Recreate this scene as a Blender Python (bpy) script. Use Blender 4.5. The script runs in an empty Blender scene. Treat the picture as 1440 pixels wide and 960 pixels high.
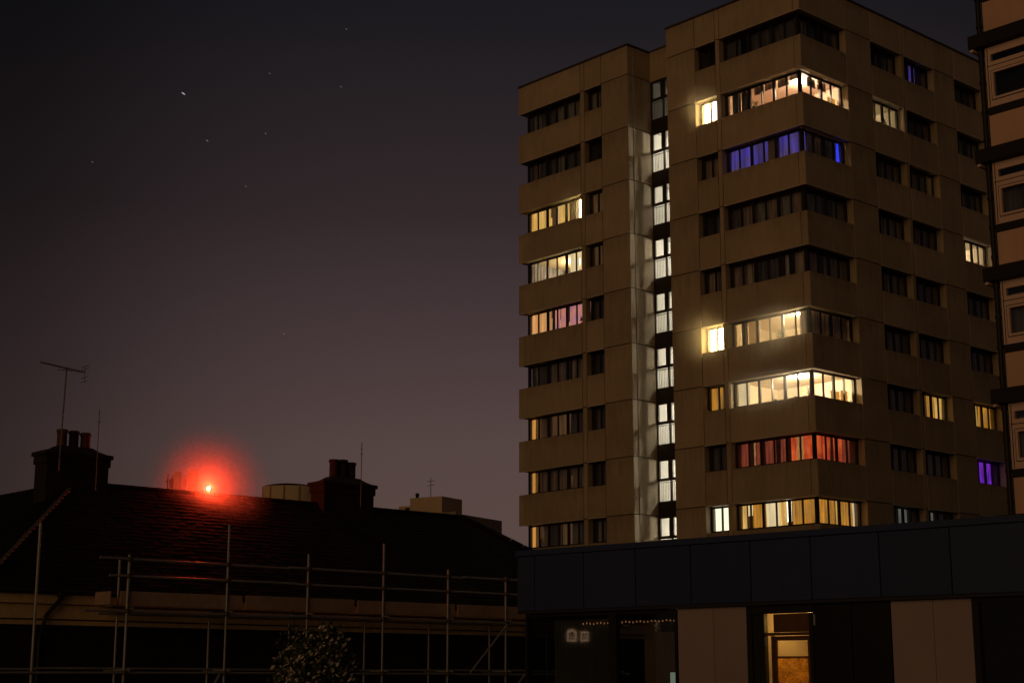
import bpy, math, random
from mathutils import Vector, Matrix
random.seed(11)
SC = bpy.context.scene
COL = SC.collection
R_ = math.radians

# ---------------------------------------------------------------- camera
cam_d = bpy.data.cameras.new('camera'); cam = bpy.data.objects.new('camera', cam_d); COL.objects.link(cam)
cam.location = (0, 0, 1.6); cam.rotation_euler = (R_(90 + 12.06), 0, 0)
cam_d.sensor_width = 36.0; cam_d.lens = 55.33; cam_d.clip_start = 0.1; cam_d.clip_end = 6000
SC.camera = cam

# ---------------------------------------------------------------- night sky: light pollution glow, strongest low down
SUN_EL, SUN_AZ = 9.0, 209.0          # the warm street glow comes from behind the camera, a little from the left (azimuth clockwise from +Y)
W = bpy.data.worlds.new('World'); SC.world = W; W.use_nodes = True
nt = W.node_tree; nt.nodes.clear()
def wn(t, **k):
    n = nt.nodes.new(t)
    for a, b in k.items(): setattr(n, a, b)
    return n
wo = wn('ShaderNodeOutputWorld')
tc = wn('ShaderNodeTexCoord'); sep = wn('ShaderNodeSeparateXYZ'); nt.links.new(tc.outputs['Generated'], sep.inputs[0])
ramp = wn('ShaderNodeValToRGB'); nt.links.new(sep.outputs['Z'], ramp.inputs[0])
els = [(0.0, (.088, .056, .050)), (.107, (.086, .054, .048)), (.138, (.083, .0525, .0490)), (.2, (.0600, .0375, .0385)), (.287, (.0290, .0190, .0205)),
       (.404, (.0100, .0088, .0108)), (.55, (.0068, .0063, .0080)), (1.0, (.005, .0048, .006))]
cr = ramp.color_ramp
while len(cr.elements) < len(els): cr.elements.new(.5)
for e, (p, c) in zip(cr.elements, els): e.position = p; e.color = (*c, 1)
# the town centre lies beyond the tower: the glow is broad and strongest towards +Y
flat = wn('ShaderNodeCombineXYZ'); nt.links.new(sep.outputs['X'], flat.inputs[0]); nt.links.new(sep.outputs['Y'], flat.inputs[1])
nrm_ = wn('ShaderNodeVectorMath', operation='NORMALIZE'); nt.links.new(flat.outputs[0], nrm_.inputs[0])
dot = wn('ShaderNodeVectorMath', operation='DOT_PRODUCT'); nt.links.new(nrm_.outputs[0], dot.inputs[0]); dot.inputs[1].default_value = (.05, .9987, 0)
mr = wn('ShaderNodeMapRange'); mr.interpolation_type = 'SMOOTHSTEP'; nt.links.new(dot.outputs['Value'], mr.inputs[0])
mr.inputs[1].default_value = .925; mr.inputs[2].default_value = 1.0; mr.inputs[3].default_value = .34; mr.inputs[4].default_value = 1.08
mul = wn('ShaderNodeVectorMath', operation='SCALE'); nt.links.new(ramp.outputs[0], mul.inputs[0]); nt.links.new(mr.outputs[0], mul.inputs['Scale'])
bg = wn('ShaderNodeBackground'); nt.links.new(mul.outputs[0], bg.inputs[0]); bg.inputs[1].default_value = 1.0
sky = wn('ShaderNodeTexSky', sky_type='NISHITA'); sky.sun_disc = False
sky.sun_elevation = R_(SUN_EL); sky.sun_rotation = R_(SUN_AZ)
bg2 = wn('ShaderNodeBackground'); nt.links.new(sky.outputs[0], bg2.inputs[0]); bg2.inputs[1].default_value = 0.0004
add = wn('ShaderNodeAddShader'); nt.links.new(bg.outputs[0], add.inputs[0]); nt.links.new(bg2.outputs[0], add.inputs[1])
nt.links.new(add.outputs[0], wo.inputs['Surface'])

sun_d = bpy.data.lights.new('sun', 'SUN'); sun_d.energy = 0.30; sun_d.color = (1.0, .545, .205); sun_d.angle = R_(50.0)
sun = bpy.data.objects.new('sun', sun_d); COL.objects.link(sun)
sdir = Vector((math.sin(R_(SUN_AZ)) * math.cos(R_(SUN_EL)), math.cos(R_(SUN_AZ)) * math.cos(R_(SUN_EL)), math.sin(R_(SUN_EL))))
sun.rotation_euler = sdir.to_track_quat('Z', 'Y').to_euler()

SC.view_settings.view_transform = 'Standard'; SC.view_settings.look = 'None'
SC.view_settings.exposure = 0.0; SC.view_settings.gamma = 1.0; SC.view_settings.use_curve_mapping = False
SC.render.engine = 'CYCLES'
SC.cycles.use_denoising = True
SC.cycles.max_bounces = 7; SC.cycles.diffuse_bounces = 3; SC.cycles.glossy_bounces = 3
SC.cycles.transparent_max_bounces = 16; SC.cycles.volume_bounces = 0
SC.cycles.sample_clamp_indirect = 4.0
SC.cycles.caustics_reflective = False; SC.cycles.caustics_refractive = False

# ================================================================ helpers
def tag(o, label=None, cat=None, group=None, kind=None):
    if label: o['label'] = label
    if cat: o['category'] = cat
    if group: o['group'] = group
    if kind: o['kind'] = kind
    return o
def empty(name, loc=(0, 0, 0), rz=0.0, parent=None):
    o = bpy.data.objects.new(name, None); COL.objects.link(o); o.empty_display_size = .2
    o.location = loc; o.rotation_euler = (0, 0, R_(rz)); o.parent = parent
    return o
def link(name, me, mat, parent=None, loc=None):
    o = bpy.data.objects.new(name, me); COL.objects.link(o)
    if mat is not None and not me.materials: me.materials.append(mat)
    o.parent = parent
    if loc: o.location = loc
    return o
class MB:
    def __init__(s): s.v = []; s.f = []; s.sm = []
    def add(s, vs, fs, smooth=False):
        n = len(s.v); s.v += [tuple(p) for p in vs]; s.f += [tuple(i + n for i in f) for f in fs]; s.sm += [smooth] * len(fs); return s
    def box(s, a, b, m=None, flip=False):
        x0, x1 = sorted((a[0], b[0])); y0, y1 = sorted((a[1], b[1])); z0, z1 = sorted((a[2], b[2]))
        vs = [(x0, y0, z0), (x1, y0, z0), (x1, y1, z0), (x0, y1, z0), (x0, y0, z1), (x1, y0, z1), (x1, y1, z1), (x0, y1, z1)]
        fs = [(0, 3, 2, 1), (4, 5, 6, 7), (0, 1, 5, 4), (1, 2, 6, 5), (2, 3, 7, 6), (3, 0, 4, 7)]
        if m: vs = [m(*p) for p in vs]
        if flip: fs = [f[::-1] for f in fs]
        return s.add(vs, fs)
    def tube(s, p, q, r, r2=None, n=10, caps=True):
        p, q = Vector(p), Vector(q); r2 = r if r2 is None else r2
        d = (q - p).normalized(); u = d.orthogonal().normalized(); w = d.cross(u)
        vs = []
        for c, rr in ((p, r), (q, r2)):
            for i in range(n):
                t = 2 * math.pi * i / n; vs.append(c + (u * math.cos(t) + w * math.sin(t)) * rr)
        s.add(vs, [(i, (i + 1) % n, n + (i + 1) % n, n + i) for i in range(n)], True)
        if caps: s.add(vs, [tuple(range(n))[::-1], tuple(range(n, 2 * n))])
        return s
    def lathe(s, c, prof, n=20, smooth=True):
        vs = []; m = len(prof)
        for (r, z) in prof:
            for i in range(n):
                t = 2 * math.pi * i / n; vs.append((c[0] + r * math.cos(t), c[1] + r * math.sin(t), c[2] + z))
        fs = [(j * n + i, j * n + (i + 1) % n, (j + 1) * n + (i + 1) % n, (j + 1) * n + i) for j in range(m - 1) for i in range(n)]
        s.add(vs, fs, smooth)
        s.add(vs, [tuple(range(n))[::-1], tuple(range((m - 1) * n, m * n))])
        return s
    def quad(s, *p): return s.add(p, [tuple(range(len(p)))])
    def build(s, name, mat, parent=None, loc=None):
        me = bpy.data.meshes.new(name); me.from_pydata(s.v, [], s.f); me.update()
        if any(s.sm): me.polygons.foreach_set('use_smooth', s.sm)
        return link(name, me, mat, parent, loc)
_bc = {}
def cbox(name, a, b, mat, parent, bev=0.0):
    """box from a to b; equal boxes share their mesh"""
    dx, dy, dz = (round(abs(b[i] - a[i]), 4) for i in range(3))
    key = (dx, dy, dz, mat.name, bev)
    me = _bc.get(key)
    if me is None:
        m = MB()
        if bev <= 0: m.box((-dx / 2, -dy / 2, -dz / 2), (dx / 2, dy / 2, dz / 2))
        else:
            e = bev; X, Y, Z = dx / 2, dy / 2, dz / 2
            vs = []; idx = {}
            for sx in (-1, 1):
                for sy in (-1, 1):
                    for sz in (-1, 1):
                        for ax in range(3):
                            p = [sx * (X - e), sy * (Y - e), sz * (Z - e)]; p[ax] += (sx, sy, sz)[ax] * e
                            idx[(sx, sy, sz, ax)] = len(vs); vs.append(p)
            fs = []
            def order(l):
                c = sum((Vector(vs[i]) for i in l), Vector()) / len(l); n = c.normalized()
                u = (Vector(vs[l[0]]) - c).normalized(); w = n.cross(u)
                return tuple(sorted(l, key=lambda i: math.atan2((Vector(vs[i]) - c).dot(w), (Vector(vs[i]) - c).dot(u))))
            S = (-1, 1)
            for ax in range(3):
                for sg in S:
                    l = [idx[k] for k in idx if k[3] == ax and k[ax] == sg]
                    c = Vector((0, 0, 0)); c[ax] = sg
                    l.sort(key=lambda i: math.atan2(vs[i][(ax + 2) % 3], vs[i][(ax + 1) % 3]) * sg)
                    fs.append(tuple(l))
            for a1, a2, a3 in ((0, 1, 2), (1, 2, 0), (0, 2, 1)):
                for s1 in S:
                    for s2 in S:
                        l = []
                        for s3 in S:
                            k = [0, 0, 0]; k[a1], k[a2], k[a3] = s1, s2, s3
                            l += [idx[(*k, a1)], idx[(*k, a2)]]
                        fs.append(order(l))
            for sx in S:
                for sy in S:
                    for sz in S: fs.append(order([idx[(sx, sy, sz, q)] for q in range(3)]))
            m.add(vs, fs)
        me = bpy.data.meshes.new(name); me.from_pydata(m.v, [], m.f); me.update(); me.materials.append(mat); _bc[key] = me
    return link(name, me, None, parent, [(a[i] + b[i]) / 2 for i in range(3)])

# ================================================================ materials
def newmat(name):
    m = bpy.data.materials.new(name); m.use_nodes = True
    return m, m.node_tree, m.node_tree.nodes['Principled BSDF']
def solid(name, col, rough=.7, metal=0.0, var=.12, scale=6.0, bump=0.0, spec=.3, streak=False, objvar=0.0, bscale=None, edge=0.0):
    """base colour with uneven tone (noise), optional rain streaks, fine relief and a tone per piece"""
    m, t, b = newmat(name); N = t.nodes.new; L = t.links.new
    g = N('ShaderNodeNewGeometry'); src = g.outputs['Position']
    if streak:
        mp = N('ShaderNodeMapping'); mp.inputs['Scale'].default_value = (1, 1, .16); L(src, mp.inputs[0]); src = mp.outputs[0]
    n1 = N('ShaderNodeTexNoise'); n1.inputs['Scale'].default_value = scale; n1.inputs['Detail'].default_value = 6; n1.inputs['Roughness'].default_value = .62; L(src, n1.inputs['Vector'])
    n2 = N('ShaderNodeTexNoise'); n2.inputs['Scale'].default_value = scale * .13; n2.inputs['Detail'].default_value = 3; L(g.outputs['Position'], n2.inputs['Vector'])
    ad = N('ShaderNodeMath'); ad.operation = 'ADD'; L(n1.outputs[0], ad.inputs[0]); L(n2.outputs[0], ad.inputs[1])
    mr = N('ShaderNodeMapRange'); L(ad.outputs[0], mr.inputs[0]); mr.inputs[1].default_value = .6; mr.inputs[2].default_value = 1.4
    mr.inputs[3].default_value = 1 - var; mr.inputs[4].default_value = 1 + var
    val = mr.outputs[0]
    if objvar:
        oi = N('ShaderNodeObjectInfo'); m2 = N('ShaderNodeMapRange'); L(oi.outputs['Random'], m2.inputs[0]); m2.inputs[3].default_value = 1 - objvar; m2.inputs[4].default_value = 1 + objvar
        mm = N('ShaderNodeMath'); mm.operation = 'MULTIPLY'; L(val, mm.inputs[0]); L(m2.outputs[0], mm.inputs[1]); val = mm.outputs[0]
    if edge:
        tg = N('ShaderNodeTexCoord'); sg = N('ShaderNodeSeparateXYZ'); L(tg.outputs['Generated'], sg.inputs[0])
        mp2 = N('ShaderNodeMapping'); mp2.inputs['Scale'].default_value = (5, 5, .5); L(g.outputs['Position'], mp2.inputs[0])
        n4 = N('ShaderNodeTexNoise'); n4.inputs['Scale'].default_value = 1.0; n4.inputs['Detail'].default_value = 5; L(mp2.outputs[0], n4.inputs['Vector'])
        e1 = N('ShaderNodeMath'); e1.operation = 'SUBTRACT'; L(sg.outputs[2], e1.inputs[0]); L(n4.outputs[0], e1.inputs[1])      # runs of dirt below the top edge, of uneven length
        e2 = N('ShaderNodeMapRange'); e2.interpolation_type = 'SMOOTHSTEP'; L(e1.outputs[0], e2.inputs[0]); e2.inputs[1].default_value = .15; e2.inputs[2].default_value = .55; e2.inputs[3].default_value = 1.0; e2.inputs[4].default_value = 1 - edge
        e3 = N('ShaderNodeMath'); e3.operation = 'MULTIPLY'; L(val, e3.inputs[0]); L(e2.outputs[0], e3.inputs[1]); val = e3.outputs[0]
    sc = N('ShaderNodeVectorMath'); sc.operation = 'SCALE'; sc.inputs[0].default_value = col; L(val, sc.inputs['Scale'])
    L(sc.outputs[0], b.inputs['Base Color'])
    b.inputs['Roughness'].default_value = rough; b.inputs['Metallic'].default_value = metal; b.inputs['Specular IOR Level'].default_value = spec
    if bump:
        n3 = N('ShaderNodeTexNoise'); n3.inputs['Scale'].default_value = bscale or scale * 8; n3.inputs['Detail'].default_value = 4; L(g.outputs['Position'], n3.inputs['Vector'])
        bp = N('ShaderNodeBump'); bp.inputs['Strength'].default_value = bump; bp.inputs['Distance'].default_value = .02; L(n3.outputs[0], bp.inputs['Height']); L(bp.outputs[0], b.inputs['Normal'])
    return m
def glass(name, tint=(.86, .88, .88), rough=.015, boost=1.0):
    m, t, b = newmat(name); t.nodes.remove(b); N = t.nodes.new; L = t.links.new
    tr = N('ShaderNodeBsdfTransparent'); tr.inputs[0].default_value = (*tint, 1)
    gl = N('ShaderNodeBsdfGlossy'); gl.inputs['Roughness'].default_value = rough
    # Schlick reflectance, the same from either side of the thin pane
    g = N('ShaderNodeNewGeometry'); dt = N('ShaderNodeVectorMath'); dt.operation = 'DOT_PRODUCT'; L(g.outputs['Normal'], dt.inputs[0]); L(g.outputs['Incoming'], dt.inputs[1])
    ab = N('ShaderNodeMath'); ab.operation = 'ABSOLUTE'; L(dt.outputs['Value'], ab.inputs[0])
    om = N('ShaderNodeMath'); om.operation = 'SUBTRACT'; om.inputs[0].default_value = 1.0; L(ab.outputs[0], om.inputs[1])
    pw = N('ShaderNodeMath'); pw.operation = 'POWER'; L(om.outputs[0], pw.inputs[0]); pw.inputs[1].default_value = 5.0
    ml = N('ShaderNodeMath'); ml.operation = 'MULTIPLY_ADD'; ml.use_clamp = True; L(pw.outputs[0], ml.inputs[0]); ml.inputs[1].default_value = .92; ml.inputs[2].default_value = .045 * boost
    mx = N('ShaderNodeMixShader'); L(ml.outputs[0], mx.inputs[0]); L(tr.outputs[0], mx.inputs[1]); L(gl.outputs[0], mx.inputs[2])
    L(mx.outputs[0], t.nodes['Material Output'].inputs[0])
    return m
def cloth(name, col, emit=0.0, fold=2.6, contrast=.55, second=None, cloth_col=None):
    """curtain cloth; with emit it is the lit window: the room's light glowing through the weave, brighter where it is stretched thin"""
    m, t, b = newmat(name); N = t.nodes.new; L = t.links.new
    tcn = N('ShaderNodeTexCoord'); sp = N('ShaderNodeSeparateXYZ'); L(tcn.outputs['Object'], sp.inputs[0])
    ad = N('ShaderNodeMath'); ad.operation = 'ADD'; L(sp.outputs[0], ad.inputs[0]); L(sp.outputs[1], ad.inputs[1])
    zz = N('ShaderNodeMath'); zz.operation = 'MULTIPLY'; L(sp.outputs[2], zz.inputs[0]); zz.inputs[1].default_value = .08
    cb = N('ShaderNodeCombineXYZ'); L(ad.outputs[0], cb.inputs[0]); L(zz.outputs[0], cb.inputs[1])
    n1 = N('ShaderNodeTexNoise'); n1.inputs['Scale'].default_value = fold * 2.4; n1.inputs['Detail'].default_value = 3; n1.inputs['Roughness'].default_value = .6; L(cb.outputs[0], n1.inputs['Vector'])
    mr = N('ShaderNodeMapRange'); L(n1.outputs[0], mr.inputs[0]); mr.inputs[1].default_value = .3; mr.inputs[2].default_value = .7; mr.inputs[3].default_value = 1 - contrast; mr.inputs[4].default_value = 1 + contrast
    colo = None
    if second:
        n2 = N('ShaderNodeTexNoise'); n2.inputs['Scale'].default_value = 1.7; n2.inputs['Detail'].default_value = 2; L(tcn.outputs['Object'], n2.inputs['Vector'])
        m3 = N('ShaderNodeMapRange'); L(n2.outputs[0], m3.inputs[0]); m3.inputs[1].default_value = .38; m3.inputs[2].default_value = .62
        mix = N('ShaderNodeMix'); mix.data_type = 'RGBA'; L(m3.outputs[0], mix.inputs[0]); mix.inputs[6].default_value = (*col, 1); mix.inputs[7].default_value = (*second, 1); colo = mix.outputs[2]
    cc = cloth_col or tuple(min(.8, .15 + .6 * c) for c in col)
    b.inputs['Roughness'].default_value = .9; b.inputs['Specular IOR Level'].default_value = .1
    if emit > 0:
        b.inputs['Base Color'].default_value = (*cc, 1)
        if colo is not None: L(colo, b.inputs['Emission Color'])
        else: b.inputs['Emission Color'].default_value = (*col, 1)
        ms = N('ShaderNodeMath'); ms.operation = 'MULTIPLY'; L(mr.outputs[0], ms.inputs[0]); ms.inputs[1].default_value = emit; L(ms.outputs[0], b.inputs['Emission Strength'])
    else:
        sc = N('ShaderNodeVectorMath'); sc.operation = 'SCALE'; L(mr.outputs[0], sc.inputs['Scale'])
        if colo is not None: L(colo, sc.inputs[0])
        else: sc.inputs[0].default_value = col
        L(sc.outputs[0], b.inputs['Base Color'])
    return m
def glow(name, col, s):
    m, t, b = newmat(name)
    b.inputs['Base Color'].default_value = (*[min(.8, c) for c in col], 1); b.inputs['Emission Color'].default_value = (*col, 1); b.inputs['Emission Strength'].default_value = s
    return m

M = {}
M['concrete'] = solid('aggregate_concrete', (.43, .35, .255), .9, var=.17, scale=4.5, bump=.5, spec=.15, streak=True, objvar=.09, bscale=55, edge=.18)
M['joint'] = solid('dark_mastic', (.05, .045, .04), .8)
M['trim'] = solid('drip_trim', (.55, .50, .42), .6, var=.1)  # pale tone for the imitated soffit light; the lobby meter box shares it
M['coping'] = solid('dark_coping', (.06, .05, .045), .6)
M['frame'] = solid('bronze_aluminium', (.030, .024, .020), .45, metal=.2, var=.2)
M['glass'] = glass('window_glass', boost=2.2)
M['glass_dark'] = glass('shop_glass', (.62, .66, .68), .02, 1.4)
M['roomwall'] = solid('painted_plaster', (.72, .62, .47), .9, var=.06, scale=2)
M['roomwhite'] = solid('white_plaster', (.78, .75, .70), .9, var=.05, scale=2)
M['roompeach'] = solid('peach_plaster', (.78, .60, .48), .9, var=.06, scale=2)
M['roomdark'] = solid('unlit_room', (.25, .22, .2), .9)
M['wood'] = solid('brown_wood', (.16, .075, .03), .55, var=.3, scale=5, streak=True)
M['furn'] = solid('dark_furniture', (.10, .06, .04), .6, var=.2)
M['steel'] = solid('galvanised_tube', (.38, .39, .42), .40, metal=.35, var=.25, scale=9)
M['coupler'] = solid('rusty_coupler', (.10, .08, .06), .6, metal=.5, var=.4, scale=20)
M['board'] = solid('scaffold_board', (.22, .15, .085), .85, var=.35, scale=7, bump=.2)
M['toe'] = solid('toe_board', (.46, .32, .25), .85, var=.25, scale=5, bump=.2)
M['stone'] = solid('ochre_stone', (.80, .58, .29), .9, var=.28, scale=4, bump=.25)
M['slate'] = solid('wet_slate', (.018, .019, .022), .9, var=.5, scale=7, bump=.3, spec=.04, objvar=.1)
M['lead'] = solid('lead_flashing', (.14, .13, .13), .6, var=.25)
M['brickdark'] = solid('sooty_brick', (.030, .024, .022), .9, var=.35, scale=12, bump=.4)  # near-black brown masonry of house walls and chimney stacks
M['pot'] = solid('clay_pot', (.13, .05, .032), .8, var=.3, scale=14)
M['potdark'] = solid('sooty_pot', (.04, .024, .02), .85, var=.3, scale=14)
M['blackmetal'] = solid('black_paint', (.018, .018, .019), .5, var=.2)
M['aerial'] = solid('aerial_aluminium', (.16, .15, .15), .5, metal=.5)
M['fascia'] = solid('dark_grey_cladding', (.038, .060, .165), .42, var=.10, scale=1.6, spec=.35, objvar=.07)
M['fasciatrim'] = solid('cladding_trim', (.035, .037, .042), .45, var=.1)
M['palebd'] = solid('beige_boarding', (.40, .33, .34), .8, var=.10, scale=2.2, streak=True, objvar=.05)
M['blackpanel'] = solid('black_panel', (.010, .010, .011), .5, var=.2)
M['blind'] = solid('vertical_blind', (.42, .42, .40), .85, var=.15)
M['dado'] = solid('dark_floor', (.05, .045, .04), .6)
M['pinkpanel'] = solid('pink_render_panel', (.74, .50, .39), .9, var=.10, scale=3, objvar=.05, streak=True)
M['pinkframe'] = solid('pinkish_window_paint', (.80, .60, .52), .6, var=.10, scale=6)
M['slab'] = solid('dark_floor_edge', (.022, .021, .023), .7, var=.25)
M['farcream'] = solid('cream_render', (.62, .50, .36), .9, var=.10, scale=1.2, streak=True)
M['fargrey'] = solid('weathered_render', (.34, .27, .21), .9, var=.15, scale=1.0)
M['asphalt'] = solid('asphalt', (.05, .05, .05), .9, var=.2, scale=2, bump=.2)
M['leaf'] = solid('dark_leaf', (.045, .065, .03), .6, var=.4, scale=30)
M['leafpale'] = solid('pale_leaf', (.60, .56, .42), .6, var=.35, scale=25)
M['blossom'] = solid('pink_white_blossom', (.80, .70, .66), .7, var=.25, scale=25)
M['bark'] = solid('bark', (.06, .045, .03), .9, var=.3, scale=15)
M['paper'] = glow('lit_notice', (.55, .58, .42), .55)
# curtains: plain cloth in dark flats
M['c_grey'] = cloth('grey_curtain', (.50, .49, .52)); M['c_dark'] = cloth('dark_curtain', (.20, .19, .21))
M['c_brown'] = cloth('taupe_curtain', (.64, .50, .44)); M['c_pale'] = cloth('pale_curtain', (.80, .72, .64), contrast=.3); M['c_blue'] = cloth('slate_blue_curtain', (.28, .34, .44))
# curtains and blinds with a lit room behind them
M['e_amber'] = cloth('lit_amber_curtain', (.62, .25, .022), 1.0, 3.0, .55, second=(.48, .22, .04))
M['e_gold'] = cloth('lit_gold_curtain', (1.0, .58, .15), .8, 2.2, .45)
M['e_cream'] = cloth('lit_cream_curtain', (1.0, .76, .42), 1.0, 2.0, .25)
M['e_white'] = cloth('lit_white_blind', (1.0, .88, .66), 5.0, 1.2, .12)
M['e_cool'] = cloth('lit_cool_blind', (1.0, .90, .62), 1.9, 3.5, .10)
M['e_blaze'] = cloth('lit_bathroom_blind', (1.0, .64, .22), 46.0, 1.2, .10)
M['e_red'] = cloth('lit_red_curtain', (.80, .13, .028), .9, 3.2, .5, second=(.55, .06, .018))
M['e_redlo'] = cloth('lit_dull_red_curtain', (.27, .045, .022), .8, 3.2, .55)
M['e_pattern'] = cloth('lit_patterned_curtain', (.42, .20, .06), 1.0, 16, .9)
M['e_blue'] = cloth('lit_blue_curtain', (.075, .050, .40), .85, 1.2, .6, second=(.10, .06, .14))
M['e_bluehot'] = cloth('blue_light_gap', (.03, .05, .9), 1.3, 2, .3)
M['e_purple'] = cloth('lit_purple_curtain', (.26, .03, .66), .9, 5, .6, second=(.15, .02, .50))
M['e_pink'] = cloth('lit_pink_curtain', (1.0, .36, .26), .75, 1.0, .25, second=(.70, .30, .36))
M['e_peach'] = cloth('lit_peach_curtain', (1.0, .50, .18), .72, 1.0, .25)
M['e_dimamber'] = cloth('dim_amber_curtain', (.20, .095, .035), .36, 2.4, .5)
M['e_orange'] = cloth('lit_orange_blind', (.85, .36, .06), .9, 2, .25)
M['e_grey'] = cloth('dim_lit_blind', (.42, .42, .36), .28, 6, .6)
M['lampshade'] = glow('lamp_shade', (1.0, .80, .50), 40.0)
M['lampbright'] = glow('bare_lamp', (1.0, .68, .28), 700.0)
M['bulb'] = glow('warm_bulb', (1.0, .38, .14), .6)
M['redlamp'] = glow('red_lamp_lens', (1.0, .22, .12), 14.0)
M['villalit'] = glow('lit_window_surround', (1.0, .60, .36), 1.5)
M['star'] = glow('star', (.9, .8, .9), .42); M['starfaint'] = glow('faint_star', (.9, .8, .9), .13)
M['stripe'] = solid('stair_baluster', (.30, .29, .27), .6)

def patterned_glass(name, col):
    m, t, b = newmat(name); t.nodes.remove(b); N = t.nodes.new; L = t.links.new
    tcn = N('ShaderNodeTexCoord'); v = N('ShaderNodeTexVoronoi'); v.inputs['Scale'].default_value = 60; L(tcn.outputs['Object'], v.inputs['Vector'])
    w = N('ShaderNodeTexNoise'); w.inputs['Scale'].default_value = 5; L(tcn.outputs['Object'], w.inputs['Vector'])
    r = N('ShaderNodeMapRange'); L(v.outputs['Distance'], r.inputs[0]); r.inputs[1].default_value = .1; r.inputs[2].default_value = .7; r.inputs[3].default_value = 1.2; r.inputs[4].default_value = .35
    mu = N('ShaderNodeMath'); mu.operation = 'MULTIPLY'; L(r.outputs[0], mu.inputs[0]); L(w.outputs[0], mu.inputs[1])
    sc = N('ShaderNodeVectorMath'); sc.operation = 'SCALE'; sc.inputs[0].default_value = tuple(c * 1.7 for c in col); L(mu.outputs[0], sc.inputs['Scale'])
    tl = N('ShaderNodeBsdfTranslucent'); L(sc.outputs[0], tl.inputs[0]); tr = N('ShaderNodeBsdfTransparent'); tr.inputs[0].default_value = (*col, 1)
    mx = N('ShaderNodeMixShader'); mx.inputs[0].default_value = .62; L(tr.outputs[0], mx.inputs[1]); L(tl.outputs[0], mx.inputs[2]); L(mx.outputs[0], t.nodes['Material Output'].inputs[0])
    return m
M['doorglass'] = patterned_glass('patterned_amber_glass', (.95, .72, .38))

# ================================================================ ground
g = MB(); g.quad((-100, -45, 0), (100, -45, 0), (100, 160, 0), (-100, 160, 0)); tag(g.build('ground', M['asphalt']), kind='structure')

# ================================================================ the tower block
# local frame: origin at the near corner; x runs back along the street face to the left as -s, y runs along the side face
TW = empty('tower_block', (12.72, 65.2, 0), -47.7)
tag(TW, 'tall concrete tower block with ribbon corner windows, some lit, behind the dark shopfront', 'tower block')
H = 2.7; OPEN = 1.17; RC = .35; LEN = 18.40; NF = 11
def zs(k): return 30.63 - H * (k - 1)            # soffit (window head) of storey k counted from the roof
ROOF = 32.13
fA = (lambda s, d, z: (-s, d, z), True)
fB = (lambda s, d, z: (-d, s, z), False)
fC = (lambda s, d, z: (-LEN + d, s, z), True)
def fbox(mb, face, s0, s1, d0, d1, z0, z1): mb.box((s0, d0, z0), (s1, d1, z1), face[0], face[1])
def panel(face, s0, s1, z0, z1, d0=0.0, d1=RC, mat='concrete', name='panel', g=.018):
    return cbox(name, face[0](s0 + g, d0, z0 + g), face[0](s1 - g, d1, z1 - g), M[mat], TW, .012)
# storeys ---------------------------------------------------------------------------------
AS, AO, AP = (6.13, 7.92), (4.88, 6.13), (4.62, 4.88)         # street face, right wing: solid panel, small opening, pier
LS, LO, LP = (10.46, 12.30), (12.35 - .05, 13.50), (13.50, 13.80)
BS = [(3.40, 5.38), (10.55, 12.42), (14.86, LEN)]             # side face: solid panels
BO = [(5.38, 7.82), (8.10, 10.55), (12.42, 14.86)]            # side face: openings
BP = (7.82, 8.10)
def storey(k):
    zt = ROOF if k == 1 else zs(k - 1) - OPEN                  # top of the spandrel above this storey's windows
    z0 = zs(k); zb = ROOF if k == 1 else zs(k - 1)             # solid panels run from soffit to soffit
    panel(fA, RC, AP[0], z0, zt); panel(fB, 0, BS[0][0], z0, zt)
    panel(fA, *AO, z0, zt); panel(fA, *AP, z0, zb); panel(fA, *AS, z0, zb)
    panel(fA, *LS, z0, zb); panel(fA, *LO, z0, zt); panel(fA, *LP, z0, zb); panel(fA, LP[1], LEN - RC, z0, zt)
    panel(fC, 0, 3.4, z0, zt); panel(fC, 3.4, 9.2, z0, zb, .02); panel(fC, 9.2, LEN, z0, zb, .02)
    for s in BS: panel(fB, *s, z0, zb)
    for s in BO: panel(fB, *s, z0, zt)
    panel(fB, *BP, z0, zb)
    # returns of the stair recess
    cbox('panel', (-10.81, RC + .018, z0 + .018), (-10.46, 2.0, zb - .018), M['concrete'], TW, .012)
    cbox('panel', (-7.92, RC + .018, z0 + .018), (-7.57, 2.0, zb - .018), M['concrete'], TW, .012)
    # added pale strips under the spandrels, imitating soffits lit from below
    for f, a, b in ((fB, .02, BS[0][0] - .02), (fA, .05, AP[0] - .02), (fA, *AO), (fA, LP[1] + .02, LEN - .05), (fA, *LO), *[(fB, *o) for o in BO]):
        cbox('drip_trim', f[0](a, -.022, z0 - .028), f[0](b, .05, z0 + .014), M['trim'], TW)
for k in range(1, NF + 1): storey(k)
# base, unseen back walls and roof
cbox('base_wall', (-LEN + .1, .1, 0), (-.1, .4, zs(NF) - .0), M['concrete'], TW)
cbox('base_wall', (-.4, .41, 0), (-.1, LEN - .1, zs(NF)), M['concrete'], TW)
cbox('base_wall', (-LEN + .1, .41, 0), (-LEN + .4, LEN - .1, zs(NF)), M['concrete'], TW)
cbox('back_wall', (-LEN, LEN, 0), (0, LEN + .3, ROOF), M['concrete'], TW)
rf = MB()
for (x0, x1, y0, y1) in ((-LEN - .03, -10.43, -.03, LEN + .33), (-7.95, .03, -.03, LEN + .33), (-10.43, -7.95, 1.55, LEN + .33)):
    rf.box((x0, y0, ROOF + .004), (x1, y1, ROOF + .09))
rf.build('roof', M['coping'], TW)
cbox('recess_cap', (-10.43, 1.58, zs(1) - .05), (-7.95, 1.9, ROOF), M['concrete'], TW)

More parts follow.
